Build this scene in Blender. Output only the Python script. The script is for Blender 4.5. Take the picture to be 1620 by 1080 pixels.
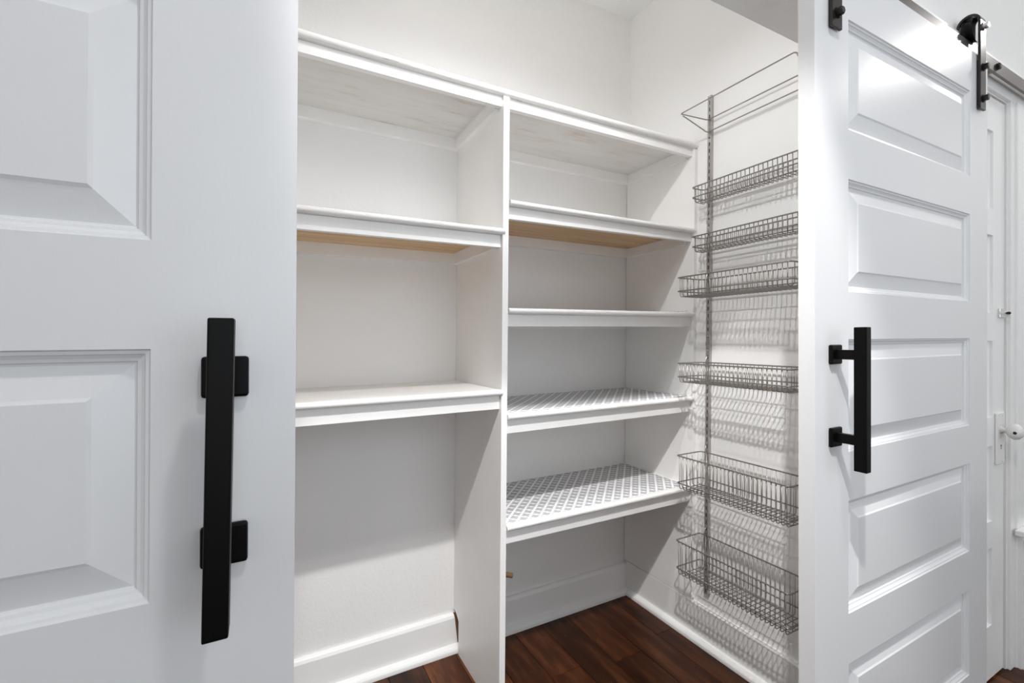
import bpy, bmesh, math, random
from mathutils import Vector, Matrix
random.seed(7)
for o in list(bpy.data.objects): bpy.data.objects.remove(o)
SC = bpy.context.scene
C = SC.collection
H = 1.13                      # eye height above the floor

# ------------------------------------------------------------------ camera
def cam_axes(yaw, pitch, roll):
    y, p, r = (math.radians(a) for a in (yaw, pitch, roll))
    f = Vector((math.sin(y)*math.cos(p), math.cos(y)*math.cos(p), math.sin(p)))
    ri = Vector((math.cos(y), -math.sin(y), 0)); up = ri.cross(f)
    return ri*math.cos(r)+up*math.sin(r), up*math.cos(r)-ri*math.sin(r), f
cd = bpy.data.cameras.new('camera'); cam = bpy.data.objects.new('camera', cd); C.objects.link(cam)
cd.sensor_fit = 'HORIZONTAL'; cd.sensor_width = 36.0; cd.lens = 734.8889/1620*36.0
cd.clip_start = 0.02; cd.clip_end = 50
R_, U_, F_ = cam_axes(28.0326, -0.3576, -0.2834)
cam.matrix_world = Matrix(((R_.x, U_.x, -F_.x, 0), (R_.y, U_.y, -F_.y, 0), (R_.z, U_.z, -F_.z, H), (0, 0, 0, 1)))
SC.camera = cam

# ------------------------------------------------------------------ world, exposure
w = bpy.data.worlds.new('world'); SC.world = w; w.use_nodes = True
w.node_tree.nodes['Background'].inputs[0].default_value = (0.9, 0.95, 1, 1)
w.node_tree.nodes['Background'].inputs[1].default_value = 0.3
SC.view_settings.view_transform = 'Standard'; SC.view_settings.look = 'None'
SC.view_settings.exposure = 0.05; SC.view_settings.gamma = 1.0
SC.view_settings.use_curve_mapping = False
SC.cycles.max_bounces = 16; SC.cycles.diffuse_bounces = 12
# strengths of the lamps, inferred and added (built further down as fixtures)
P_CLOSET = 7.4       # pendant bulb inside the closet
P_SPOT = 200.0        # hall lamp inferred from shadows, spot cone shaped to spare the doors
P_FILL_DISC = 12.0         # flush disc added over the hall to light the doors
P_DISC2 = 13.0        # flush disc further down the hall
P_WINDOW_FILL = 20.5       # fill light added behind the camera, built as a hall window
ZC = H+1.434          # closet ceiling
ZCH = H+1.82          # the hall ceiling is higher than the closet's
SPOT_AT = Vector((0.06, -0.06, H+1.70)); SPOT_TO = Vector((0.97, 1.36, H-0.92))
BULB_AT = Vector((0.63, 0.81, H+1.075))
FILL_DISC_AT = Vector((0.42, -0.22, ZCH-0.064)); DISC2_AT = Vector((3.60, -0.08, ZCH-0.064))
WX0, WX1, WZ0, WZ1, WY = -0.35, 2.25, 0.55, 2.45, -1.70      # the added window
def lamp(name, kind, power, loc, to, col, **kw):
    d = bpy.data.lights.new(name, kind); o = bpy.data.objects.new(name, d); C.objects.link(o)
    d.energy = power; d.color = col; o.location = loc
    o.rotation_euler = (Vector(to)-Vector(loc)).to_track_quat('-Z', 'Y').to_euler()
    for k, v in kw.items(): setattr(d, k, v)
    return o
lamp('closet_bulb_light', 'AREA', P_CLOSET, BULB_AT, BULB_AT-Vector((0, 0, 1)), (0.985, 0.99, 1.0), shape='DISK', size=0.045)
lamp('hall_spot_light', 'SPOT', P_SPOT, SPOT_AT, SPOT_TO, (1.0, 0.99, 0.98), spot_size=math.radians(40), spot_blend=0.35, shadow_soft_size=0.03)
lamp('hall_fill_disc', 'AREA', P_FILL_DISC, FILL_DISC_AT, FILL_DISC_AT-Vector((0, 0, 1)), (1.0, 0.985, 0.97), shape='DISK', size=0.12)
lamp('far_hall_disc_light', 'AREA', P_DISC2, DISC2_AT, DISC2_AT-Vector((0, 0, 1)), (1.0, 0.985, 0.97), shape='DISK', size=0.12)
lamp('window_fill_light', 'AREA', P_WINDOW_FILL, ((WX0+WX1)/2, WY-0.02, (WZ0+WZ1)/2), ((WX0+WX1)/2, 0, (WZ0+WZ1)/2), (0.86, 0.93, 1.0), shape='RECTANGLE', size=WX1-WX0-0.1, size_y=WZ1-WZ0-0.1)

# ------------------------------------------------------------------ materials
def mat(name, col, rough=0.5, metal=0.0, spec=0.5):
    m = bpy.data.materials.new(name); m.use_nodes = True
    b = m.node_tree.nodes['Principled BSDF']
    b.inputs['Base Color'].default_value = (*col, 1); b.inputs['Roughness'].default_value = rough
    b.inputs['Metallic'].default_value = metal; b.inputs['Specular IOR Level'].default_value = spec
    return m
def N(m, t, **kw):
    n = m.node_tree.nodes.new(t)
    for k, v in kw.items(): setattr(n, k, v)
    return n
def LK(m, a, b): m.node_tree.links.new(a, b)
def BS(m): return m.node_tree.nodes['Principled BSDF']
def coords(m, scale=(1, 1, 1), kind='Object'):
    tc = N(m, 'ShaderNodeTexCoord'); mp = N(m, 'ShaderNodeMapping')
    mp.inputs['Scale'].default_value = scale
    LK(m, tc.outputs[kind], mp.inputs['Vector']); return mp.outputs['Vector']
def world_coords(m, scale=(1, 1, 1)):
    g = N(m, 'ShaderNodeNewGeometry'); mp = N(m, 'ShaderNodeMapping')
    mp.inputs['Scale'].default_value = scale
    LK(m, g.outputs['Position'], mp.inputs['Vector']); return mp.outputs['Vector']
def noise(m, vec, scale, detail=3, rough=0.5):
    n = N(m, 'ShaderNodeTexNoise'); n.inputs['Scale'].default_value = scale
    n.inputs['Detail'].default_value = detail; n.inputs['Roughness'].default_value = rough
    LK(m, vec, n.inputs['Vector']); return n.outputs['Fac']
def ramp(m, fac, stops):
    r = N(m, 'ShaderNodeValToRGB'); e = r.color_ramp.elements
    while len(e) < len(stops): e.new(0.5)
    for i, (p, c) in enumerate(stops):
        e[i].position = p; e[i].color = (*c, 1) if len(c) == 3 else c
    LK(m, fac, r.inputs['Fac']); return r.outputs['Color']
def bump(m, h, strength, dist):
    b = N(m, 'ShaderNodeBump'); b.inputs['Strength'].default_value = strength; b.inputs['Distance'].default_value = dist
    LK(m, h, b.inputs['Height']); LK(m, b.outputs['Normal'], BS(m).inputs['Normal'])
def math_n(m, op, a, b=None):
    n = N(m, 'ShaderNodeMath', operation=op)
    for i, v in enumerate((a, b)):
        if v is None: continue
        if isinstance(v, (int, float)): n.inputs[i].default_value = v
        else: LK(m, v, n.inputs[i])
    return n.outputs[0]

M = {}
def wall_mat(name, col, tex=0.14):
    m = mat(name, col, 0.85, spec=0.08); v = world_coords(m)
    c = ramp(m, noise(m, v, 2.2, 4), [(0.3, tuple(x*0.97 for x in col)), (0.7, col)])
    LK(m, c, BS(m).inputs['Base Color'])
    h = math_n(m, 'ADD', noise(m, v, 95, 2), math_n(m, 'MULTIPLY', noise(m, v, 260, 2), 0.4))
    bump(m, h, tex, 0.006); return m
M['wall'] = wall_mat('wall_paint', (0.90, 0.893, 0.882))
M['wall_rough'] = wall_mat('wall_paint_orange_peel', (0.885, 0.88, 0.87), 0.06)
M['wall_back'] = wall_mat('back_wall_paint', (0.855, 0.847, 0.836), 0.14)
M['ceiling'] = wall_mat('ceiling_paint', (0.90, 0.90, 0.89), 0.25)
def trim_mat(name, col, rough, warm=0.0, streak=0.12, var=0.06):
    m = mat(name, col, rough, spec=0.5); v = world_coords(m)
    n1 = noise(m, v, 5, 6, 0.65)
    c = ramp(m, n1, [(0.35, tuple(x*(1-var-warm*(0.3+0.5*i)) for i, x in enumerate(col))), (0.62, col)])
    LK(m, c, BS(m).inputs['Base Color'])
    rr = N(m, 'ShaderNodeMapRange'); rr.inputs['To Min'].default_value = rough-var*0.7; rr.inputs['To Max'].default_value = rough+var
    LK(m, noise(m, v, 14, 4), rr.inputs['Value']); LK(m, rr.outputs[0], BS(m).inputs['Roughness'])
    bump(m, noise(m, v, 140, 2), streak, 0.002); return m
M['trim'] = trim_mat('white_trim_paint', (0.895, 0.893, 0.885), 0.38, var=0.02)
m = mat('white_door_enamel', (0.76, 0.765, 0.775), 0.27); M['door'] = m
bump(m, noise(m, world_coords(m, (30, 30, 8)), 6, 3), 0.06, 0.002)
M['shelf'] = trim_mat('white_shelf_paint', (0.90, 0.892, 0.88), 0.42, warm=0.01, var=0.03)
# worn nosing: paint rubbed to a brownish tone along the edge
m = trim_mat('worn_nosing_paint', (0.83, 0.82, 0.80), 0.45, warm=0.05); M['nosing'] = m
v = world_coords(m, (3, 60, 60))
c = ramp(m, noise(m, v, 3, 6, 0.7), [(0.30, (0.52, 0.44, 0.37)), (0.42, (0.84, 0.83, 0.81)), (1, (0.88, 0.87, 0.855))])
LK(m, c, BS(m).inputs['Base Color'])
# thinly painted underside of the top boards, wood stain bleeding through, darkened for weak bounce light
m = mat('thin_painted_wood', (0.78, 0.76, 0.73), 0.6); M['thin_wood'] = m
v = world_coords(m, (2.2, 14, 6))
c = ramp(m, noise(m, v, 2.2, 6, 0.62), [(0.25, (0.56, 0.48, 0.41)), (0.42, (0.70, 0.675, 0.64)), (0.75, (0.76, 0.75, 0.735))])
LK(m, c, BS(m).inputs['Base Color']); bump(m, noise(m, v, 8, 4), 0.15, 0.002)
# bare pine
m = mat('bare_pine', (0.62, 0.42, 0.24), 0.6); M['pine'] = m
v = world_coords(m, (1.3, 26, 10))
c = ramp(m, noise(m, v, 2.0, 7, 0.6), [(0.2, (0.25, 0.10, 0.035)), (0.36, (0.60, 0.38, 0.19)), (0.6, (0.74, 0.54, 0.33)), (0.85, (0.66, 0.44, 0.24))])
LK(m, c, BS(m).inputs['Base Color'])
M['raw_wood'] = mat('raw_brown_wood', (0.22, 0.12, 0.06), 0.7)
m = mat('dowel_wood', (0.19, 0.105, 0.045), 0.65); M['dowel'] = m
# dark floor planks
m = mat('dark_walnut_plank', (0.06, 0.02, 0.01), 0.30, spec=0.22); M['plank'] = m
oi = N(m, 'ShaderNodeObjectInfo')
v = world_coords(m, (9, 1.1, 1))
add = N(m, 'ShaderNodeVectorMath', operation='ADD'); LK(m, v, add.inputs[0])
cmb = N(m, 'ShaderNodeCombineXYZ'); LK(m, math_n(m, 'MULTIPLY', oi.outputs['Random'], 40), cmb.inputs['X']); LK(m, math_n(m, 'MULTIPLY', oi.outputs['Random'], 17), cmb.inputs['Y'])
LK(m, cmb.outputs[0], add.inputs[1])
g = ramp(m, noise(m, add.outputs[0], 2.2, 8, 0.62), [(0.25, (0.012, 0.0035, 0.0012)), (0.5, (0.050, 0.0145, 0.0045)), (0.78, (0.16, 0.055, 0.017))])
vv = N(m, 'ShaderNodeHueSaturation'); LK(m, g, vv.inputs['Color'])
LK(m, math_n(m, 'ADD', math_n(m, 'MULTIPLY', oi.outputs['Random'], 0.9), 0.55), vv.inputs['Value'])
# pale dust flecks
d = ramp(m, noise(m, world_coords(m), 150, 2, 0.5), [(0.735, (0, 0, 0)), (0.78, (1, 1, 1))])
mx = N(m, 'ShaderNodeMix', data_type='RGBA'); LK(m, math_n(m, 'MULTIPLY', d, 0.35), mx.inputs['Factor'])
LK(m, vv.outputs['Color'], mx.inputs['A']); mx.inputs['B'].default_value = (0.55, 0.5, 0.45, 1)
LK(m, mx.outputs['Result'], BS(m).inputs['Base Color'])
bump(m, noise(m, add.outputs[0], 20, 4), 0.08, 0.002)
# shelf liner, grey quatrefoil lattice on white
m = mat('lattice_liner', (0.8, 0.8, 0.8), 0.5); M['liner'] = m
g = N(m, 'ShaderNodeNewGeometry'); sp = N(m, 'ShaderNodeSeparateXYZ'); LK(m, g.outputs['Position'], sp.inputs[0])
a = math_n(m, 'ADD', math_n(m, 'DIVIDE', sp.outputs['X'], 0.0415), math_n(m, 'DIVIDE', sp.outputs['Y'], 0.0440))
b = math_n(m, 'SUBTRACT', math_n(m, 'DIVIDE', sp.outputs['X'], 0.0415), math_n(m, 'DIVIDE', sp.outputs['Y'], 0.0440))
b = math_n(m, 'ADD', b, 100.0)
fa = math_n(m, 'ABSOLUTE', math_n(m, 'SUBTRACT', math_n(m, 'FRACT', a), 0.5))
fb = math_n(m, 'ABSOLUTE', math_n(m, 'SUBTRACT', math_n(m, 'FRACT', b), 0.5))
wa = math_n(m, 'ADD', fa, math_n(m, 'MULTIPLY', math_n(m, 'COSINE', math_n(m, 'MULTIPLY', fb, 12.566)), 0.045))
wb = math_n(m, 'ADD', fb, math_n(m, 'MULTIPLY', math_n(m, 'COSINE', math_n(m, 'MULTIPLY', fa, 12.566)), 0.045))
c = ramp(m, math_n(m, 'MAXIMUM', wa, wb), [(0.365, (0.42, 0.42, 0.435)), (0.39, (0.90, 0.90, 0.905))])
LK(m, c, BS(m).inputs['Base Color'])
# metals
M['wire'] = mat('nickel_wire', (0.33, 0.305, 0.285), 0.36, 0.8)
M['track'] = mat('grey_steel_track', (0.47, 0.445, 0.425), 0.40, 0.7)
M['bright'] = mat('bright_zinc', (0.75, 0.74, 0.72), 0.25, 0.9)
M['black'] = mat('satin_black_iron', (0.0025, 0.0022, 0.0022), 0.40, 0.0, 0.14)
M['black_gloss'] = mat('gloss_black_strap', (0.03, 0.026, 0.025), 0.26, 0.45)
M['rail'] = mat('brushed_black_rail', (0.16, 0.145, 0.14), 0.34, 0.85)
M['dark'] = mat('dark_hole', (0.02, 0.018, 0.016), 0.7)
M['knob'] = trim_mat('glazed_white_knob', (0.82, 0.81, 0.79), 0.22)
M['brass'] = mat('dull_brass', (0.35, 0.27, 0.17), 0.4, 0.8)
def emit(name, col, s):
    m = bpy.data.materials.new(name); m.use_nodes = True; nt = m.node_tree; nt.nodes.clear()
    e = nt.nodes.new('ShaderNodeEmission'); e.inputs[0].default_value = (*col, 1); e.inputs[1].default_value = s
    o = nt.nodes.new('ShaderNodeOutputMaterial'); nt.links.new(e.outputs[0], o.inputs[0]); return m
M['bulb'] = emit('lit_bulb', (1.0, 0.985, 0.965), 4.0)
M['fill_glow'] = emit('fill_window_glow', (0.86, 0.93, 1.0), 0.6)

# ------------------------------------------------------------------ mesh helpers (coordinates are world coordinates)
def origin_of(p):
    v = Vector((0, 0, 0))
    while p: v = v + p.location; p = p.parent
    return v
def mk(name, V, F, m, parent=None, smooth=False, at=None):
    """one mesh object from world-space vertices; `at` is its origin in the world"""
    o0 = origin_of(parent); a = Vector(at) if at is not None else o0
    me = bpy.data.meshes.new(name)
    me.from_pydata([tuple(Vector(v)-a) for v in V], [], F); me.validate(); me.update()
    if smooth:
        for p in me.polygons: p.use_smooth = True
    if isinstance(m, (list, tuple)):
        for q in m: me.materials.append(q)
    else: me.materials.append(m)
    ob = bpy.data.objects.new(name, me); C.objects.link(ob)
    ob.location = a-o0
    if parent: ob.parent = parent
    return ob
def empty(name, loc):
    e = bpy.data.objects.new(name, None); C.objects.link(e); e.location = loc
    e.empty_display_size = 0.05; return e
def tag(o, label=None, cat=None, group=None, kind=None):
    if label: o['label'] = label
    if cat: o['category'] = cat
    if group: o['group'] = group
    if kind: o['kind'] = kind
    return o
def merge(*parts):
    V, F = [], []
    for v, f in parts:
        n = len(V); V += list(v); F += [tuple(i+n for i in q) for q in f]
    return V, F
BOXF = [(0, 3, 2, 1), (4, 5, 6, 7), (0, 1, 5, 4), (1, 2, 6, 5), (2, 3, 7, 6), (3, 0, 4, 7)]
def box(x0, x1, y0, y1, z0, z1):
    return [(x0, y0, z0), (x1, y0, z0), (x1, y1, z0), (x0, y1, z0), (x0, y0, z1), (x1, y0, z1), (x1, y1, z1), (x0, y1, z1)], BOXF
def slab(x0, x1, y0, y1, l, r):
    """box whose left end spans z=l and right end z=r"""
    return [(x0, y0, l[0]), (x1, y0, r[0]), (x1, y1, r[0]), (x0, y1, l[0]), (x0, y0, l[1]), (x1, y0, r[1]), (x1, y1, r[1]), (x0, y1, l[1])], BOXF
def bev(vf, r=0.002, seg=2):
    bm = bmesh.new(); vs = [bm.verts.new(v) for v in vf[0]]
    for f in vf[1]: bm.faces.new([vs[i] for i in f])
    bmesh.ops.recalc_face_normals(bm, faces=bm.faces)
    bmesh.ops.bevel(bm, geom=list(bm.edges), offset=r, segments=seg, profile=0.5, affect='EDGES', clamp_overlap=True)
    bm.verts.index_update(); V = [tuple(v.co) for v in bm.verts]; F = [tuple(v.index for v in f.verts) for f in bm.faces]; bm.free()
    return V, F
def bbox(x0, x1, y0, y1, z0, z1, r=0.002, seg=2): return bev(box(x0, x1, y0, y1, z0, z1), r, seg)
def lean(vf, k, z0=H): return [(v[0]+k*(v[2]-z0), v[1], v[2]) for v in vf[0]], vf[1]
def tube(pts, r, n=6, closed=False, cap=True):
    P = [Vector(p) for p in pts]; V, F = [], []; m = len(P); up = None
    for i, p in enumerate(P):
        a = P[(i-1) % m] if (closed or i > 0) else p; b = P[(i+1) % m] if (closed or i < m-1) else p
        t = (b-a).normalized()
        if up is None: up = Vector((0, 0, 1)) if abs(t.z) < 0.9 else Vector((1, 0, 0))
        u = (up-t*up.dot(t))
        if u.length < 1e-4: u = t.orthogonal()
        u.normalize(); up = u; s = t.cross(u)
        for k in range(n):
            an = 2*math.pi*k/n; V.append(tuple(p+u*math.cos(an)*r+s*math.sin(an)*r))
    for i in range(m if closed else m-1):
        j = (i+1) % m
        for k in range(n): F.append((i*n+k, i*n+(k+1) % n, j*n+(k+1) % n, j*n+k))
    if cap and not closed:
        F.append(tuple(reversed(range(n)))); F.append(tuple((m-1)*n+k for k in range(n)))
    return V, F
def rounded(pts, r, seg=4, closed=False):
    """polyline with its corners rounded"""
    P = [Vector(p) for p in pts]; m = len(P); out = []
    for i, p in enumerate(P):
        if not closed and i in (0, m-1): out.append(p); continue
        a, b = P[(i-1) % m], P[(i+1) % m]; d1 = (a-p); d2 = (b-p)
        rr = min(r, d1.length*0.45, d2.length*0.45); s, e = p+d1.normalized()*rr, p+d2.normalized()*rr
        for k in range(seg+1):
            t = k/seg; out.append(s*(1-t)**2+p*2*t*(1-t)+e*t*t)
    return out
def lathe(prof, c, axis='Z', n=24):
    """profile of (radius, height) turned about an axis through c"""
    V, F = [], []; c = Vector(c); m = len(prof)
    for r, h in prof:
        for k in range(n):
            a = 2*math.pi*k/n; x, y = r*math.cos(a), r*math.sin(a)
            V.append(tuple(c+(Vector((x, y, h)) if axis == 'Z' else Vector((x, h, y)) if axis == 'Y' else Vector((h, x, y)))))
    for i in range(m-1):
        for k in range(n): F.append((i*n+k, i*n+(k+1) % n, (i+1)*n+(k+1) % n, (i+1)*n+k))
    F.append(tuple(reversed(range(n)))); F.append(tuple((m-1)*n+k for k in range(n)))
    return V, F
def extrude_x(poly, x0, x1):
    """closed (y,z) outline extruded along x"""
    n = len(poly); V = [(x0, y, z) for y, z in poly]+[(x1, y, z) for y, z in poly]
    F = [tuple(range(n)), tuple(reversed(range(n, 2*n)))]+[(i, i+n, (i+1) % n+n, (i+1) % n) for i in range(n)]
    return V, F

# ------------------------------------------------------------------ the setting
KX = 0.015                    # the old closet walls lean a little
YB, XR, XS, YD_ = 1.6037, 1.448, 1.4326, 1.2288
YW0, YW1 = 0.600, 0.720       # the wall with the closet opening
ZH = H+0.764                  # header of the opening
HX0, HX1, HY0 = -1.6, 4.4, -1.7
def structure(name, vf, m, label, cat, parent=None, at=None):
    o = mk(name, vf[0], vf[1], m, parent, at=at); tag(o, label, cat, kind='structure'); return o
structure('wall_back', box(-0.5, 1.60, YB, YB+0.1, 0, ZC), M['wall_back'], 'off-white textured plaster wall behind the pantry shelves', 'wall')
structure('wall_right', lean(box(XR, XR+0.10, YW1, YB, 0, ZC), KX), M['wall_rough'], 'white orange-peel textured side wall behind the wire baskets', 'wall')
structure('wall_left', box(-0.5, -0.4, YW1, YB, 0, ZC), M['wall'], 'white closet side wall hidden behind the left sliding door', 'wall')
structure('ceiling', box(-0.5, 1.6, YW1, YB+0.1, ZC, ZC+0.05), M['ceiling'], 'plain white ceiling inside the closet', 'ceiling')
structure('ceiling_hall', box(HX0, HX1, HY0, YW0, ZCH, ZCH+0.05), M['ceiling'], 'plain white ceiling of the hallway outside the closet', 'ceiling')
OX0, OX1 = -0.25, 1.36        # closet opening
DX0, DX1, DZ1 = 1.60, 2.212, H+0.782   # opening of the far panelled door
wf = merge(box(HX0, OX0, YW0, YW1, 0, ZCH), box(OX0, OX1, YW0, YW1, ZH, ZCH), box(OX1, DX0, YW0, YW1, 0, ZCH),
           box(DX0, DX1, YW0, YW1, DZ1, ZCH), box(DX1, HX1, YW0, YW1, 0, ZCH))
structure('wall_front', wf, M['wall'], 'white hallway wall and header around the closet opening', 'wall')
structure('wall_hall_left', box(HX0-0.1, HX0, HY0, YW1, 0, ZCH), M['wall'], 'white wall at the near end of the hallway', 'wall')
structure('wall_hall_right', box(HX1, HX1+0.1, HY0, YW1, 0, ZCH), M['wall'], 'white wall at the far end of the hallway', 'wall')
# hallway wall opposite the closet, with the wide window added as a cool fill light
wl = merge(box(HX0, HX1, HY0-0.1, HY0, 0, WZ0), box(HX0, HX1, HY0-0.1, HY0, WZ1, ZCH), box(HX0, WX0, HY0-0.1, HY0, WZ0, WZ1), box(WX1, HX1, HY0-0.1, HY0, WZ0, WZ1))
structure('wall_hall_rear', wl, M['wall'], 'white hallway wall opposite the closet, with the added fill window', 'wall')
fy0, fy1 = HY0-0.08, HY0-0.03
bars = [box(WX0, WX1, fy0, fy1, WZ0, WZ0+0.05), box(WX0, WX1, fy0, fy1, WZ1-0.05, WZ1), box(WX0, WX0+0.05, fy0, fy1, WZ0, WZ1), box(WX1-0.05, WX1, fy0, fy1, WZ0, WZ1)]
for i in (1, 2): xx = WX0+(WX1-WX0)*i/3; bars.append(box(xx-0.025, xx+0.025, fy0, fy1, WZ0, WZ1))
win = structure('fill_window_1', merge(*bars), M['trim'], 'wide white framed window added unseen behind the camera as fill light', 'window')
for i in range(3):
    xa = WX0+0.03+(WX1-WX0-0.06)*i/3
    mk('fill_pane', *box(xa+0.01, xa+(WX1-WX0-0.06)/3-0.01, HY0-0.065, HY0-0.06, WZ0+0.03, WZ1-0.03), M['fill_glow'], win)

# floor: each plank is a piece
PW = 0.1197
fl = structure('floor', box(HX0, HX1, HY0, YB, -0.06, -0.016), M['dark'], 'dark walnut stained plank floor', 'floor')
PROTO = {}
def plank(x, y0, y1):
    L = round(y1-y0, 3)
    if L not in PROTO:
        bm_ = bev(box(0.0006, PW-0.0006, 0.0006, L-0.0006, -0.015, 0), 0.0012, 1)
        o = mk('plank', bm_[0], bm_[1], M['plank'], fl, at=(0, 0, 0)); PROTO[L] = o
    else:
        o = PROTO[L].copy(); C.objects.link(o); o.parent = fl
    o.location = (x, y0, 0)
x = 0.476-17*PW
while x < 2.9:
    cuts = [HY0]
    y = HY0+random.choice((0.6, 0.9, 1.2, 1.5))
    while y < YB-0.3: cuts.append(y); y += 1.2
    if abs(x-1.0745) < 0.03: cuts = [HY0, -0.4, 1.2583]
    cuts.append(YB)
    for q in range(len(cuts)-1): plank(x, cuts[q], cuts[q+1])
    x += PW

# baseboards with shoe moulding
def shoe(x0, x1, y, d=0.022):   # along x, against a face at y
    pts = [(y, 0), (y-d, 0), (y-d, 0.006)]+[(y-d+d*(1-math.cos(a)), 0.006+(d-0.004)*math.sin(a)) for a in (0.35, 0.7, 1.05, 1.35)]+[(y, 0.006+d-0.004)]
    return extrude_x(pts, x0, x1)
def bboard(x0, x1, top):
    return extrude_x([(YB, 0), (YB-0.019, 0), (YB-0.019, top-0.012), (YB-0.015, top-0.003), (YB-0.011, top), (YB, top)], x0, x1)
lb = bboard(-0.4, 0.6150, 0.128)
lb = ([(v[0]-(0.014*v[2]/0.128 if v[0] > 0.5 else 0), v[1], v[2]) for v in lb[0]], lb[1])
bb = structure('baseboard_back', merge(lb, bboard(0.6400, XR-0.015, 0.128)), M['trim'], 'white baseboard along the closet back wall under the shelves', 'baseboard')
mk('raw_end_block', *box(0.5990, 0.6395, YB-0.006, YB-0.0005, 0.0, 0.126), M['raw_wood'], bb)
mk('shoe_moulding', *shoe(-0.4, XR-0.03, YB-0.019), M['trim'], bb)
top = 0.1370
pr = [(0, 0), (-0.016, 0), (-0.016, top-0.006), (-0.013, top-0.001), (-0.010, top), (0, top)]
V = []; n = len(pr)
for yy in (YW1, YD_-0.002): V += [(XR+p-0.0005, yy, z) for p, z in pr]
F = [tuple(range(n)), tuple(reversed(range(n, 2*n)))]+[(i, i+n, (i+1) % n+n, (i+1) % n) for i in range(n)]
V, F = merge((V, F), box(XR-0.0165, XR-0.0005, YD_-0.002, YB-0.020, 0, top))
br = structure('baseboard_right', lean((V, F), KX), M['trim'], 'white baseboard under the wire baskets', 'baseboard')
d = 0.021; bx = XR-0.0165
pr = [(0, 0), (-d, 0), (-d, 0.006)]+[(-d+d*(1-math.cos(a)), 0.006+(d-0.004)*math.sin(a)) for a in (0.35, 0.7, 1.05, 1.35)]+[(0, 0.006+d-0.004)]
V = []; n = len(pr)
for yy in (YW1, YB-0.041): V += [(bx+p, yy, z) for p, z in pr]
F = [tuple(range(n)), tuple(reversed(range(n, 2*n)))]+[(i, i+n, (i+1) % n+n, (i+1) % n) for i in range(n)]
mk('shoe_moulding', *lean((V, F), KX), M['trim'], br)

# ------------------------------------------------------------------ panelled doors
RINGS_M = [(0, 0), (0.0015, 0.0032), (0.0045, 0.0040), (0.0055, 0.0060), (0.0085, 0.0085), (0.0115, 0.0095), (0.0125, 0.0125), (0.0145, 0.0130)]
RINGS_P = [(0.0145, 0.0130), (0.0440, 0.0050), (0.0475, 0.0028)]
def ring_mesh(xa, xb, za, zb, y, rings, cap):
    V, F = [], []
    for i, dpt in rings: V += [(xa+i, y+dpt, za+i), (xb-i, y+dpt, za+i), (xb-i, y+dpt, zb-i), (xa+i, y+dpt, zb-i)]
    for r in range(len(rings)-1):
        for k in range(4): F.append((r*4+k, r*4+(k+1) % 4, r*4+4+(k+1) % 4, r*4+4+k))
    if cap: e = (len(rings)-1)*4; F.append((e, e+1, e+2, e+3))
    return V, F
RINGS_M3 = [(0, 0), (0.001, 0.008), (0.006, 0.012), (0.008, 0.020), (0.010, 0.022)]
RINGS_P3 = [(0.010, 0.022), (0.012, 0.022)]
def door_leaf(root, x0, x1, y, thk, z0, z1, pa, pb, panels, k, m, rm=RINGS_M, rp=RINGS_P, back=0.018):
    """stiles and rails as one frame, each raised panel and its moulding a piece"""
    parts = [box(x0, pa, y, y+thk, z0, z1), box(pb, x1, y, y+thk, z0, z1)]
    zs = [z1]+[z for p in panels for z in p]+[z0]
    for i in range(0, len(zs), 2): parts.append(box(pa, pb, y, y+thk, zs[i+1], zs[i]))
    V, F = merge(*parts)
    mk('door_frame', *lean((V, F), k), m, root)
    for zt, zb in panels:
        p = mk('door_panel', *lean(merge(ring_mesh(pa, pb, zb, zt, y, rp, True), box(pa, pb, y+back, y+thk-0.006, zb, zt)), k), m, root)
        mk('panel_moulding', *lean(ring_mesh(pa, pb, zb, zt, y, rm, False), k), m, p)
def handle(root, xc, y, zt, zb, k, tilt, wdt):
    h = mk('pull_handle', *lean(bbox(xc-wdt/2, xc+wdt/2, y-0.0660, y-0.0420, zb, zt, 0.0015), k+tilt), M['black'], root)
    for zc in (zt-0.0565, zb+0.062):
        q = lean(bbox(xc-0.0205, xc+0.0205, y-0.008, y, zc-0.0205, zc+0.0205, 0.003), k)
        mk('mounting_plate', *q, M['black'], h)
        mk('post', *lean(bbox(xc-0.006, xc+0.006, y-0.0425, y-0.007, zc-0.010, zc+0.010, 0.001), k), M['black'], h)
PZ = [(0.6906, 0.4514), (0.3443, 0.0985), (-0.0050, -0.2510), (-0.3584, -0.6069), (-0.7169, -0.9600)]
PZL = [(0.6906, 0.4480), (0.3443, 0.0948), (-0.0081, -0.2494), (-0.3584, -0.6069), (-0.7169, -0.9600)]
UP = lambda L: [(a+H, b+H) for a, b in L]
YP = 0.55
d1 = empty('door_1', (-0.40, YP, 0.015)); tag(d1, 'large white sliding barn door in the left foreground with black pull handle', 'door', kind='structure')
door_leaf(d1, -0.855, 0.0297, YP, 0.0333, 0.015, H+0.8063, -0.727, -0.0953, UP(PZL), 0.013, M['door'])
handle(d1, -0.0345, YP, H+0.0197, H-0.2665, 0.013, 0.011, 0.0205)
d2 = empty('door_2', (1.438, YP, 0.015)); tag(d2, 'white five-panel sliding barn door slid open on the right of the closet', 'door', kind='structure')
door_leaf(d2, 0.9976, 1.8784, YP, 0.0333, 0.015, H+0.8063, 1.1252, 1.7574, UP(PZ), 0.0, M['door'])
handle(d2, 1.0664, YP, H+0.0197, H-0.2735, 0.0, 0.0, 0.0172)
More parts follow.
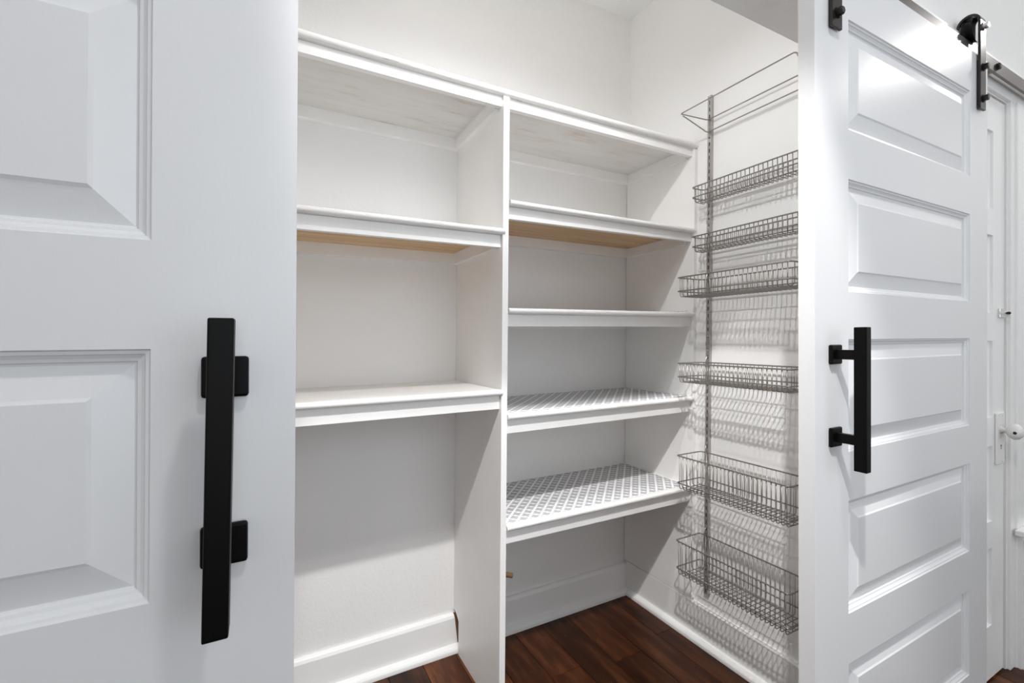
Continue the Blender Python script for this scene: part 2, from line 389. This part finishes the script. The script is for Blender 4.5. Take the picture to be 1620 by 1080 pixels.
# roller hangers of the right door
def hanger(root, xc):
    yc, zc, R, t = 0.5665, H+0.8985, 0.0265, 0.006; wz = H+0.882
    out = [(yc-R, H+0.648), (yc-R, zc)]+[(yc-R*math.cos(a), zc+R*math.sin(a)) for a in [math.pi*i/12 for i in range(1, 12)]]+[(yc+R, zc), (yc+R, zc-0.03)]
    inn = [(yc+R-t, zc-0.03), (yc+R-t, zc)]+[(yc+(R-t)*math.cos(a), zc+(R-t)*math.sin(a)) for a in [math.pi*i/12 for i in range(1, 12)]]+[(yc-R+t, zc), (yc-R+t, H+0.648)]
    n = len(out); V = []; F = []
    for xx in (xc-0.018, xc+0.018):
        V += [(xx, y, z) for y, z in out]+[(xx, y, z) for y, z in reversed(inn)]
    for i in range(n-1):
        F += [(i, i+1, n+i+1, n+i), (2*n+i, 3*n+i, 3*n+i+1, 2*n+i+1), (i, 2*n+i, 2*n+i+1, i+1), (n+i, n+i+1, 3*n+i+1, 3*n+i)]
    F += [(0, n, 3*n, 2*n), (n-1, 3*n-1, 4*n-1, 2*n-1)]
    h = mk('roller_hanger', V, F, M['black_gloss'], root)
    mk('roller_wheel', *lathe([(0.012, -0.012), (0.033, -0.012), (0.034, -0.010), (0.031, -0.005), (0.031, 0.005), (0.034, 0.010), (0.033, 0.012), (0.012, 0.012)], (xc, yc, wz), 'Y', 28), M['black'], h, smooth=False)
    for zb in (H+0.678, H+0.767, H+0.882):
        mk('hex_bolt', *lathe([(0.011, -0.0005), (0.011, -0.0025), (0.0085, -0.0025), (0.0085, -0.010), (0.007, -0.012)], (xc, yc-R, zb), 'Y', 6 if zb < H+0.8 else 20), M['black_gloss'] if zb < H+0.8 else M['bright'], h)
    mk('spacer', *bbox(xc-0.012, xc+0.012, yc-R+t-0.0002, YP-0.0002, H+0.66, H+0.79, 0.0005, 1), M['black'], h) if yc-R+t < YP-0.001 else None
for xc in (1.0630, 1.8150): hanger(d2, xc)
# hanging rail
rail = empty('barn_door_rail', (0.6, 0.5665, H+0.805)); tag(rail, 'long black steel barn door rail mounted over the closet opening', 'rail')
mk('rail_bar', *bbox(-1.2, 2.75, 0.5625, 0.5705, H+0.8075, H+0.8480, 0.001, 1), M['rail'], rail)
for xx in (-0.9, -0.2, 0.5, 1.25, 1.995, 2.55):
    mk('standoff', *lathe([(0.013, 0), (0.013, 0.0295)], (xx, 0.5705, H+0.828), 'Y', 6), M['brass'], rail)
    mk('hex_bolt', *lathe([(0.010, 0), (0.010, -0.007), (0.007, -0.009)], (xx, 0.5625, H+0.828), 'Y', 6), M['black_gloss'], rail)

# ------------------------------------------------------------------ far door, casing and louvred cabinet at the right edge
d3 = empty('door_3', (1.9, 0.60, 0.01)); tag(d3, 'old white panelled door with white knob half hidden behind the right barn door', 'door', kind='structure')
PZ3 = UP([(0.6696, 0.4185), (0.3299, 0.0758), (-0.0152, -0.2659), (-0.3582, -0.6060), (-0.6944, -0.9482)])
door_leaf(d3, 1.603, 2.2040, 0.604, 0.035, 0.008, H+0.7785, 1.710, 2.1085, PZ3, 0.004, M['trim'], RINGS_M3, RINGS_P3, 0.025)
kc = Vector((2.152, 0.565, H-0.311))
es = mk('escutcheon', *bev(box(2.122, 2.186, 0.596, 0.6045, H-0.425, H-0.252), 0.004, 1), M['knob'], d3)
mk('keyhole', *merge(lathe([(0.0035, 0), (0.0035, -0.0006)], (2.152, 0.5961, H-0.362), 'Y', 12), box(2.1505, 2.1535, 0.5955, 0.5961, H-0.374, H-0.362)), M['dark'], es)
for zz in (H-0.415, H-0.262): mk('screw', *lathe([(0.003, 0), (0.002, -0.001)], (2.165, 0.596, zz), 'Y', 10), M['bright'], es)
kb = mk('door_knob', *lathe([(0.013, 0.032), (0.013, 0.029), (0.008, 0.027), (0.008, 0.019), (0.014, 0.016), (0.022, 0.009), (0.0265, 0), (0.024, -0.011), (0.016, -0.019), (0.006, -0.022)], kc, 'Y', 28), M['knob'], d3, smooth=True)
mk('dark_spot', *lathe([(0.0030, -0.0008), (0.0050, 0.0004), (0.0050, 0.0040)], kc+Vector((-0.0254, -0.0070, -0.001)), 'X', 9), M['dark'], kb)  # dark disc for the spindle hole, set on the visible side
lt = mk('slide_latch', *bbox(2.150, 2.203, 0.598, 0.6045, H+0.062, H+0.092, 0.001, 1), M['bright'], d3)
mk('latch_bolt', *tube([(2.148, 0.5955, H+0.077), (2.222, 0.5955, H+0.077)], 0.004, 8), M['bright'], lt)
mk('latch_knob', *lathe([(0.0035, 0), (0.005, -0.007), (0.003, -0.010)], (2.185, 0.5925, H+0.077), 'Y', 10), M['black_gloss'], lt)
c1 = structure('trim_1', merge(bbox(2.2165, 2.250, 0.590, 0.601, 0, H+0.792, 0.002), bbox(2.250, 2.335, 0.583, 0.601, 0, H+0.792, 0.003)), M['trim'], 'white door casing to the right of the panelled door', 'trim')
structure('trim_2', merge(bbox(1.50, 2.335, 0.588, 0.601, H+0.786, H+0.870, 0.003), bbox(1.49, 2.345, 0.584, 0.601, H+0.870, H+0.888, 0.003)), M['trim'], 'white head casing over the panelled door behind the rail', 'trim')
lc = empty('louvered_cabinet', (2.70, 0.59, 0.0)); tag(lc, 'low white built-in cabinet with ledge and louvered front beside the panelled door', 'cabinet')
mk('cabinet_body', *merge(box(2.2560, 3.2, 0.5745, 0.5828, 0.0, H-0.672), box(2.262, 2.345, 0.5700, 0.5746, 0.0, H-0.69), box(2.345, 3.15, 0.5700, 0.5746, 0.0, 0.10), box(2.345, 3.15, 0.5700, 0.5746, H-0.74, H-0.69)), M['trim'], lc)
mk('ledge', *bbox(2.222, 3.2, 0.548, 0.5828, H-0.6705, H-0.652, 0.003), M['trim'], lc)
for i in range(17):
    z = 0.115+i*0.0163
    mk('louver_slat', [(2.350, 0.5700, z), (3.10, 0.5700, z), (3.10, 0.5738, z+0.0185), (2.350, 0.5738, z+0.0185), (2.350, 0.5712, z), (3.10, 0.5712, z), (3.10, 0.5744, z+0.0185), (2.350, 0.5744, z+0.0185)], BOXF, M['trim'], lc)

# ------------------------------------------------------------------ shelving unit
unit = empty('pantry_shelving', (0.65, 1.4, 0)); tag(unit, 'white built-in pantry shelving with two bays of nosed shelves', 'shelving')
YA, YD = 1.2416, 1.2288
# divider, notched over the baseboard
XV0, XV1 = 0.6209, 0.6398
prof = [(YD+0.004, 0.0), (1.556, 0.0), (1.556, 0.118), (1.584, 0.138), (YB-0.001, 0.142), (YB-0.001, H+0.722), (YD+0.004, H+0.722), (YD+0.001, H+0.719), (YD, H+0.715), (YD, 0.004)]
def extr(prof, x0, x1): return lean(extrude_x(prof, x0, x1), KX)
mk('divider_panel', *extr(prof, XV0, XV1), M['shelf'], unit)
prof = [(YD+0.005, 0.1400), (YB-0.003, 0.1400), (YB-0.003, H+0.722), (YD+0.010, H+0.722), (YD+0.003, H+0.716), (YD, H+0.704), (YD, 0.145)]
mk('side_panel', *extr(prof, XS, XR-0.0008), M['shelf'], unit)
mk('side_panel', *extrude_x([(YD, 0), (YB-0.02, 0), (YB-0.02, H+0.72), (YD, H+0.72)], -0.22, -0.2), M['shelf'], unit)
lx = lambda x0, z: x0+KX*(z-H)
def nosing_mesh(xs, tops, h=0.0175, y0=1.2405, d=0.017):
    """rounded bar running along x; tops gives its top height at each x"""
    n = 9; V, F = [], []
    for x, zt in zip(xs, tops):
        zc = zt-h/2
        pr = [(y0+0.006, zc-h/2), (y0-d+h/2, zc-h/2)]+[(y0-d+h/2-h/2*math.sin(a), zc-h/2*math.cos(a)) for a in [math.pi*i/8 for i in range(1, 8)]]+[(y0-d+h/2, zc+h/2), (y0+0.006, zc+h/2)]
        n = len(pr); V += [(x, y, z) for y, z in pr]
    for s in range(len(xs)-1):
        for i in range(n): F.append((s*n+i, s*n+(i+1) % n, (s+1)*n+(i+1) % n, (s+1)*n+i))
    F.append(tuple(reversed(range(n)))); F.append(tuple((len(xs)-1)*n+i for i in range(n)))
    return V, F
def shelf(x0, x1, tl, tr, al, ar, under, cl=0.038, nose=True, left_over=0.0, right_over=0.0, cleats=True):
    """tl,tr: board top at its left and right end; al,ar: bottom of the front apron (relative to eye height)"""
    th = 0.0175
    b = mk('shelf_board', *slab(x0+0.0006, x1-0.0006, YA+0.004, YB-0.001, (H+tl-th, H+tl), (H+tr-th, H+tr)), M['shelf'], unit)
    mk('board_underside', *slab(x0+0.02, x1-0.02, YA+0.020, YB-0.022, (H+tl-th-0.0008, H+tl-th), (H+tr-th-0.0008, H+tr-th)), under, b)
    mk('apron', *slab(x0+0.0008, x1-0.0008, YA, YA+0.018, (H+al, H+tl-th-0.0002), (H+ar, H+tr-th-0.0002)), M['shelf'], b)
    if nose: mk('nosing', *nosing_mesh((x0+0.003-left_over, (x0+x1)/2, x1-0.003+right_over), (H+tl+0.0005, H+(tl+tr)/2+0.0005, H+tr+0.0005)), M['nosing'], b)
    if cleats:
        u0, u1 = H+tl-th, H+tr-th
        mk('cleat', *slab(x0+0.0006, x1-0.0006, YB-0.023, YB-0.0005, (u0-cl, u0-0.0002), (u1-cl, u1-0.0002)), M['shelf'], b)
        mk('cleat', *box(x0+0.0006, x0+0.017, YA+0.021, YB-0.024, u0-cl, u0-0.0010), M['shelf'], b)
        mk('cleat', *box(x1-0.017, x1-0.0006, YA+0.021, YB-0.024, u1-cl, u1-0.0010), M['shelf'], b)
    return b
LB, LE = -0.20, lambda z: lx(XV0, z+H)
RB, RE = lambda z: lx(XV1, z+H), lambda z: lx(XS, z+H)
# left bay: top, middle, lower
top_l = shelf(LB, LE(0.72), 0.7500, 0.7420, 0.7030, 0.6935, M['thin_wood'], nose=False)
shelf(LB, LE(0.30), 0.3240, 0.3265, 0.2685, 0.2725, M['pine'], right_over=0.010)
shelf(LB, LE(-0.18), -0.1545, -0.1520, -0.2130, -0.2095, M['thin_wood'], right_over=0.006)
# right bay, five shelves
shelf(RB(0.72), RE(0.72), 0.7420, 0.7400, 0.6930, 0.6915, M['thin_wood'], nose=False)
shelf(RB(0.39), RE(0.39), 0.4150, 0.4130, 0.3610, 0.3665, M['pine'], left_over=-0.002, right_over=0.008)
r3 = shelf(RB(0.06), RE(0.06), 0.0910, 0.0960, 0.0370, 0.0425, M['thin_wood'], right_over=0.004)
r4 = shelf(RB(-0.25), RE(-0.25), -0.2270, -0.2230, -0.2860, -0.2800, M['thin_wood'], right_over=0.006)
r5 = shelf(RB(-0.59), RE(-0.59), -0.5600, -0.5600, -0.6180, -0.6205, M['thin_wood'])
# one long nosing over both bays
mk('nosing', *nosing_mesh((LB, 0.08, 0.36, 0.635, 1.04, lx(XR, H+0.72)-0.001), [H+z for z in (0.7535, 0.7490, 0.7450, 0.7420, 0.7400, 0.7385)], h=0.0185), M['nosing'], top_l)

# shelf liners
def liner(b, x0, x1, y0, y1, zl, zr, label, curl):
    V, F = [], []; nx, ny = 24, 8
    for j in range(ny+1):
        for i in range(nx+1):
            s, t = i/nx, j/ny; x = x0+(x1-x0)*s; y = y0+(y1-y0)*t
            z = H+zl+(zr-zl)*s+0.0012+0.0004*math.sin(9*s+4*t)
            z += curl*max(0, (s-0.86)/0.14)**2*max(0, (0.3-t)/0.3)
            V.append((x, y, z))
    n = len(V); V += [(a, b_, c_-0.0008) for a, b_, c_ in V]
    for j in range(ny):
        for i in range(nx):
            q = j*(nx+1)+i; F += [(q, q+1, q+nx+2, q+nx+1), (n+q, n+q+nx+1, n+q+nx+2, n+q+1)]
    rim = [i for i in range(nx)]+[j*(nx+1)+nx for j in range(ny)]+[ny*(nx+1)+i for i in range(nx, 0, -1)]+[j*(nx+1) for j in range(ny, 0, -1)]
    for k in range(len(rim)):
        a, b_ = rim[k], rim[(k+1) % len(rim)]; F.append((a, n+a, n+b_, b_))
    o = mk('shelf_liner', V, F, M['liner'], at=((x0+x1)/2, (y0+y1)/2, H+min(zl, zr)), smooth=True)
    tag(o, label, 'shelf liner', 'patterned liners on the right bay shelves')
liner(r3, RB(0.09)+0.01, RE(0.09)-0.012, 1.243, 1.598, 0.0910, 0.0960, 'patterned liner edge on the right bay shelf at eye level', 0.006)
liner(r4, RB(-0.22)+0.003, RE(-0.22)-0.010, 1.244, 1.599, -0.2270, -0.2230, 'grey lattice liner on the second lowest shelf of the right bay', 0.004)
liner(r5, RB(-0.56)+0.004, RE(-0.56)-0.014, 1.246, 1.594, -0.5600, -0.5600, 'grey lattice patterned liner on the lowest shelf of the right bay', 0.0)

# wooden peg on the divider
pg = mk('wooden_peg', *tube([(lx(XV1, 0.39)+0.0003, 1.300, 0.3960), (0.655, 1.300, 0.3905), (0.6865, 1.300, 0.3785), (0.6875, 1.300, 0.3781)], 0.0078, 14), M['dowel'])
tag(pg, 'short round wooden peg sticking out of the divider under the lowest right shelf', 'peg')

# ------------------------------------------------------------------ slotted track and wire baskets on the right wall
tr = empty('slotted_track', (lx(XR, H), 1.167, 0.19)); tag(tr, 'tall slotted steel wall track carrying the wire baskets', 'track')
ZT0, ZT1 = H-0.940, H+0.888
XF = 1.4355
ys = [1.1605, 1.1652, 1.1690, 1.1745]
V, F = [], []
def quad(a, b, c, d_): n = len(V); V.extend([a, b, c, d_]); F.append((n, n+1, n+2, n+3))
z = ZT0
pit, sh = 0.0252, 0.0140
while z < ZT1-0.001:
    z1 = min(z+pit, ZT1); s0, s1 = z+0.0056, min(z+0.0056+sh, z1)
    quad((XF, ys[0], z), (XF, ys[1], z), (XF, ys[1], z1), (XF, ys[0], z1))
    quad((XF, ys[2], z), (XF, ys[3], z), (XF, ys[3], z1), (XF, ys[2], z1))
    quad((XF, ys[1], z), (XF, ys[2], z), (XF, ys[2], s0), (XF, ys[1], s0))
    if s1 < z1: quad((XF, ys[1], s1), (XF, ys[2], s1), (XF, ys[2], z1), (XF, ys[1], z1))
    for (ya, za, yb, zb_) in ((ys[1], s0, ys[1], s1), (ys[2], s0, ys[2], s1), (ys[1], s0, ys[2], s0), (ys[1], s1, ys[2], s1)):
        quad((XF, ya, za), (XF+0.0015, ya, za), (XF+0.0015, yb, zb_), (XF, yb, zb_))
    z = z1
for ya, yb in ((1.1595, 1.1605), (1.1745, 1.1755)):
    a, b_ = box(XF, XR+0.0006, ya, yb, ZT0, ZT1); n = len(V); V += a; F += [tuple(i+n for i in q) for q in b_]
mk('channel', *lean((V, F), KX), M['track'], tr)
mk('slot_shade', *lean(box(XR-0.0030, XR-0.0004, 1.1605, 1.1745, ZT0, ZT1), KX), M['dark'], tr)  # dark strip stands in for the shade inside the channel
for zc in (H+0.425, H-0.0215):
    mk('track_joint', *lean(bbox(XF-0.0015, XR-0.0006, 1.1580, 1.1770, zc-0.007, zc+0.007, 0.001, 1), KX), M['track'], tr)
for zc in (H+0.404, H+0.006, H-0.046, H-0.455, H-0.90):
    mk('screw', *lean(lathe([(0.0038, -0.0002), (0.0030, -0.0025), (0.001, -0.003)], (XF, 1.1672, zc), 'X', 10), KX), M['bright'], tr)

BY0, BY1 = 0.778, 1.183      # ends of the baskets along the wall
def basket(label, xf, zt, zl, zb, nl, grp, hook=True):
    k = KX*((zt+zb)/2); xf += k; xb = 1.4240+k; zt += H; zl += H; zb += H
    r = empty('wire_basket', ((xf+xb)/2, (BY0+BY1)/2, zb)); tag(r, label, 'wire basket', grp)
    for nm, z in (('top_rim', zt), ('lower_rim', zl)):
        mk(nm, *tube(rounded([(xf, BY0, z), (xf, BY1, z), (xb, BY1, z), (xb, BY0, z)], 0.011, 4, True), 0.0024, 7, True), M['wire'], r, smooth=True)
    rw = 0.00140; e = 0.0028
    pts = rounded([(xf+e, 0, zt-0.001), (xf+e, 0, zb+rw), (xb-e, 0, zb+rw), (xb-e, 0, zt-0.001)], 0.010, 4)
    proto = None; cnt = 26; a0, a1 = BY0+0.011, BY1-0.011
    for i in range(cnt):
        y = a0+(a1-a0)*i/(cnt-1)
        if proto is None: proto = o = mk('wire', *tube(pts, rw, 5), M['wire'], r, smooth=True, at=(xf, 0, zb))
        else: o = proto.copy(); C.objects.link(o); o.parent = r
        o.location.y = y-(BY0+BY1)/2
    proto = None
    for i in range(nl):
        x = xf+(xb-xf)*(i+0.75)/(nl+0.5)
        pp = rounded([(0, BY0+e, zt-0.001), (0, BY0+e, zb+3*rw), (0, BY1-e, zb+3*rw), (0, BY1-e, zt-0.001)], 0.010, 4)
        if proto is None: proto = o = mk('long_wire', *tube(pp, rw, 5), M['wire'], r, smooth=True, at=(0, (BY0+BY1)/2, zb))
        else: o = proto.copy(); C.objects.link(o); o.parent = r
        o.location.x = x-(xf+xb)/2
    if hook:
        hx = XF+k
        mk('hook', *tube(rounded([(hx+0.004, 1.1671, zt+0.020), (hx-0.004, 1.1671, zt+0.022), (xb+0.0005, 1.1671, zt+0.006), (xb+0.0015, 1.1671, zt-0.03)], 0.006, 3), 0.0017, 6), M['bright'], r, smooth=True)
    return r
G = 'wire baskets hung on the wall track'
basket('narrow shallow wire basket, uppermost on the wall track under the rod rack', 1.3640, 0.5429, 0.5065, 0.4870, 2, G)
basket('narrow shallow wire basket, second from the top of the wall track', 1.3655, 0.3645, 0.3288, 0.3090, 2, G)
basket('deep-front shallow wire basket hanging just above eye level, third from the top', 1.2940, 0.2128, 0.1644, 0.1435, 4, G)
basket('shallow wire basket hanging just below eye level, fourth from the top', 1.2965, -0.0909, -0.1386, -0.1590, 4, G)
basket('tall wire basket, second from the bottom of the wall track', 1.2985, -0.4183, -0.5144, -0.5370, 4, G)
basket('tall wire basket, lowest on the wall track near the baseboard', 1.2975, -0.7190, -0.8155, -0.8400, 4, G)
# rod rack on top
k = KX*0.78; xf, xb = 1.3048+k, 1.4300+k
rk = empty('wire_rod_rack', (1.38, 0.98, H+0.755)); tag(rk, 'open wire rod rack with three bare rods at the top of the wall track', 'rack')
mk('rod_loop', *tube(rounded([(xf, BY0, H+0.7985), (xf, BY1, H+0.7985), (xb, BY1-0.012, H+0.7985), (xb, BY0+0.012, H+0.7985)], 0.008, 4, True), 0.0021, 7, True), M['wire'], rk, smooth=True)
mk('lower_rod', *tube(rounded([(xf+0.012, BY0, H+0.7942), (xb, BY0+0.010, H+0.7540), (xb, BY1-0.010, H+0.7540), (xf+0.012, BY1, H+0.7942)], 0.008, 4), 0.0021, 7), M['wire'], rk, smooth=True)
mk('bracket', *bbox(xb-0.001, XF+k+0.002, 1.1662, 1.1682, H+0.735, H+0.806, 0.0005, 1), M['track'], rk)
mk('bracket', *bbox(xb-0.001, XR+k-0.0005, BY0+0.020, BY0+0.024, H+0.735, H+0.806, 0.0005, 1), M['track'], rk)

# ------------------------------------------------------------------ lamps, inferred and added (all above the frame)
LX, LY, bz = BULB_AT.x, BULB_AT.y, BULB_AT.z+0.001
cl = empty('closet_pendant', (LX, LY, ZC)); tag(cl, 'small pendant lamp with downward bulb hanging from the closet ceiling', 'lamp')
mk('canopy', *lathe([(0.055, -0.02), (0.06, -0.0005)], (LX, LY, ZC), 'Z', 24), M['trim'], cl)
mk('cord', *tube([(LX, LY, ZC-0.018), (LX, LY, bz+0.085)], 0.003, 8), M['trim'], cl)
mk('socket', *lathe([(0.017, bz+0.030), (0.019, bz+0.036), (0.019, bz+0.075), (0.010, bz+0.088)], (LX, LY, 0), 'Z', 20), M['trim'], cl)
mk('shade', *lathe([(0.034, bz+0.004), (0.036, bz+0.007), (0.030, bz+0.020), (0.016, bz+0.031)], (LX, LY, 0), 'Z', 24), M['trim'], cl)
mk('bulb', *lathe([(0.022, bz), (0.030, bz+0.0035)], (LX, LY, 0), 'Z', 24), M['bulb'], cl)
def disc(p, label):
    e = empty('ceiling_disc_light', (p.x, p.y, ZCH)); tag(e, label, 'ceiling light')
    mk('lamp_housing', *lathe([(0.090, p.z+0.005), (0.095, p.z+0.012), (0.095, ZCH-0.0005)], (p.x, p.y, 0), 'Z', 32), M['trim'], e)
    mk('diffuser', *lathe([(0.060, p.z+0.001), (0.070, p.z+0.0048)], (p.x, p.y, 0), 'Z', 32), M['bulb'], e)
disc(FILL_DISC_AT, 'round flush ceiling light added unseen to brighten the closet doors')
disc(DISC2_AT, 'round flush ceiling light further along the hallway')
ey = empty('swivel_spot', (SPOT_AT.x, SPOT_AT.y, ZCH)); tag(ey, 'unseen white hallway ceiling lamp with a spot cone shaped to light the closet', 'ceiling light')
mk('canopy', *lathe([(0.05, -0.025), (0.055, -0.0005)], (SPOT_AT.x, SPOT_AT.y, ZCH), 'Z', 24), M['trim'], ey)
ax = (SPOT_AT-SPOT_TO).normalized(); ca = SPOT_AT+ax*0.015
mk('lamp_can', *tube([SPOT_AT+ax*0.012, SPOT_AT+ax*0.10], 0.042, 20), M['trim'], ey)
mk('arm', *tube([(SPOT_AT.x, SPOT_AT.y, ZCH-0.02), SPOT_AT+ax*0.06], 0.008, 10), M['trim'], ey)
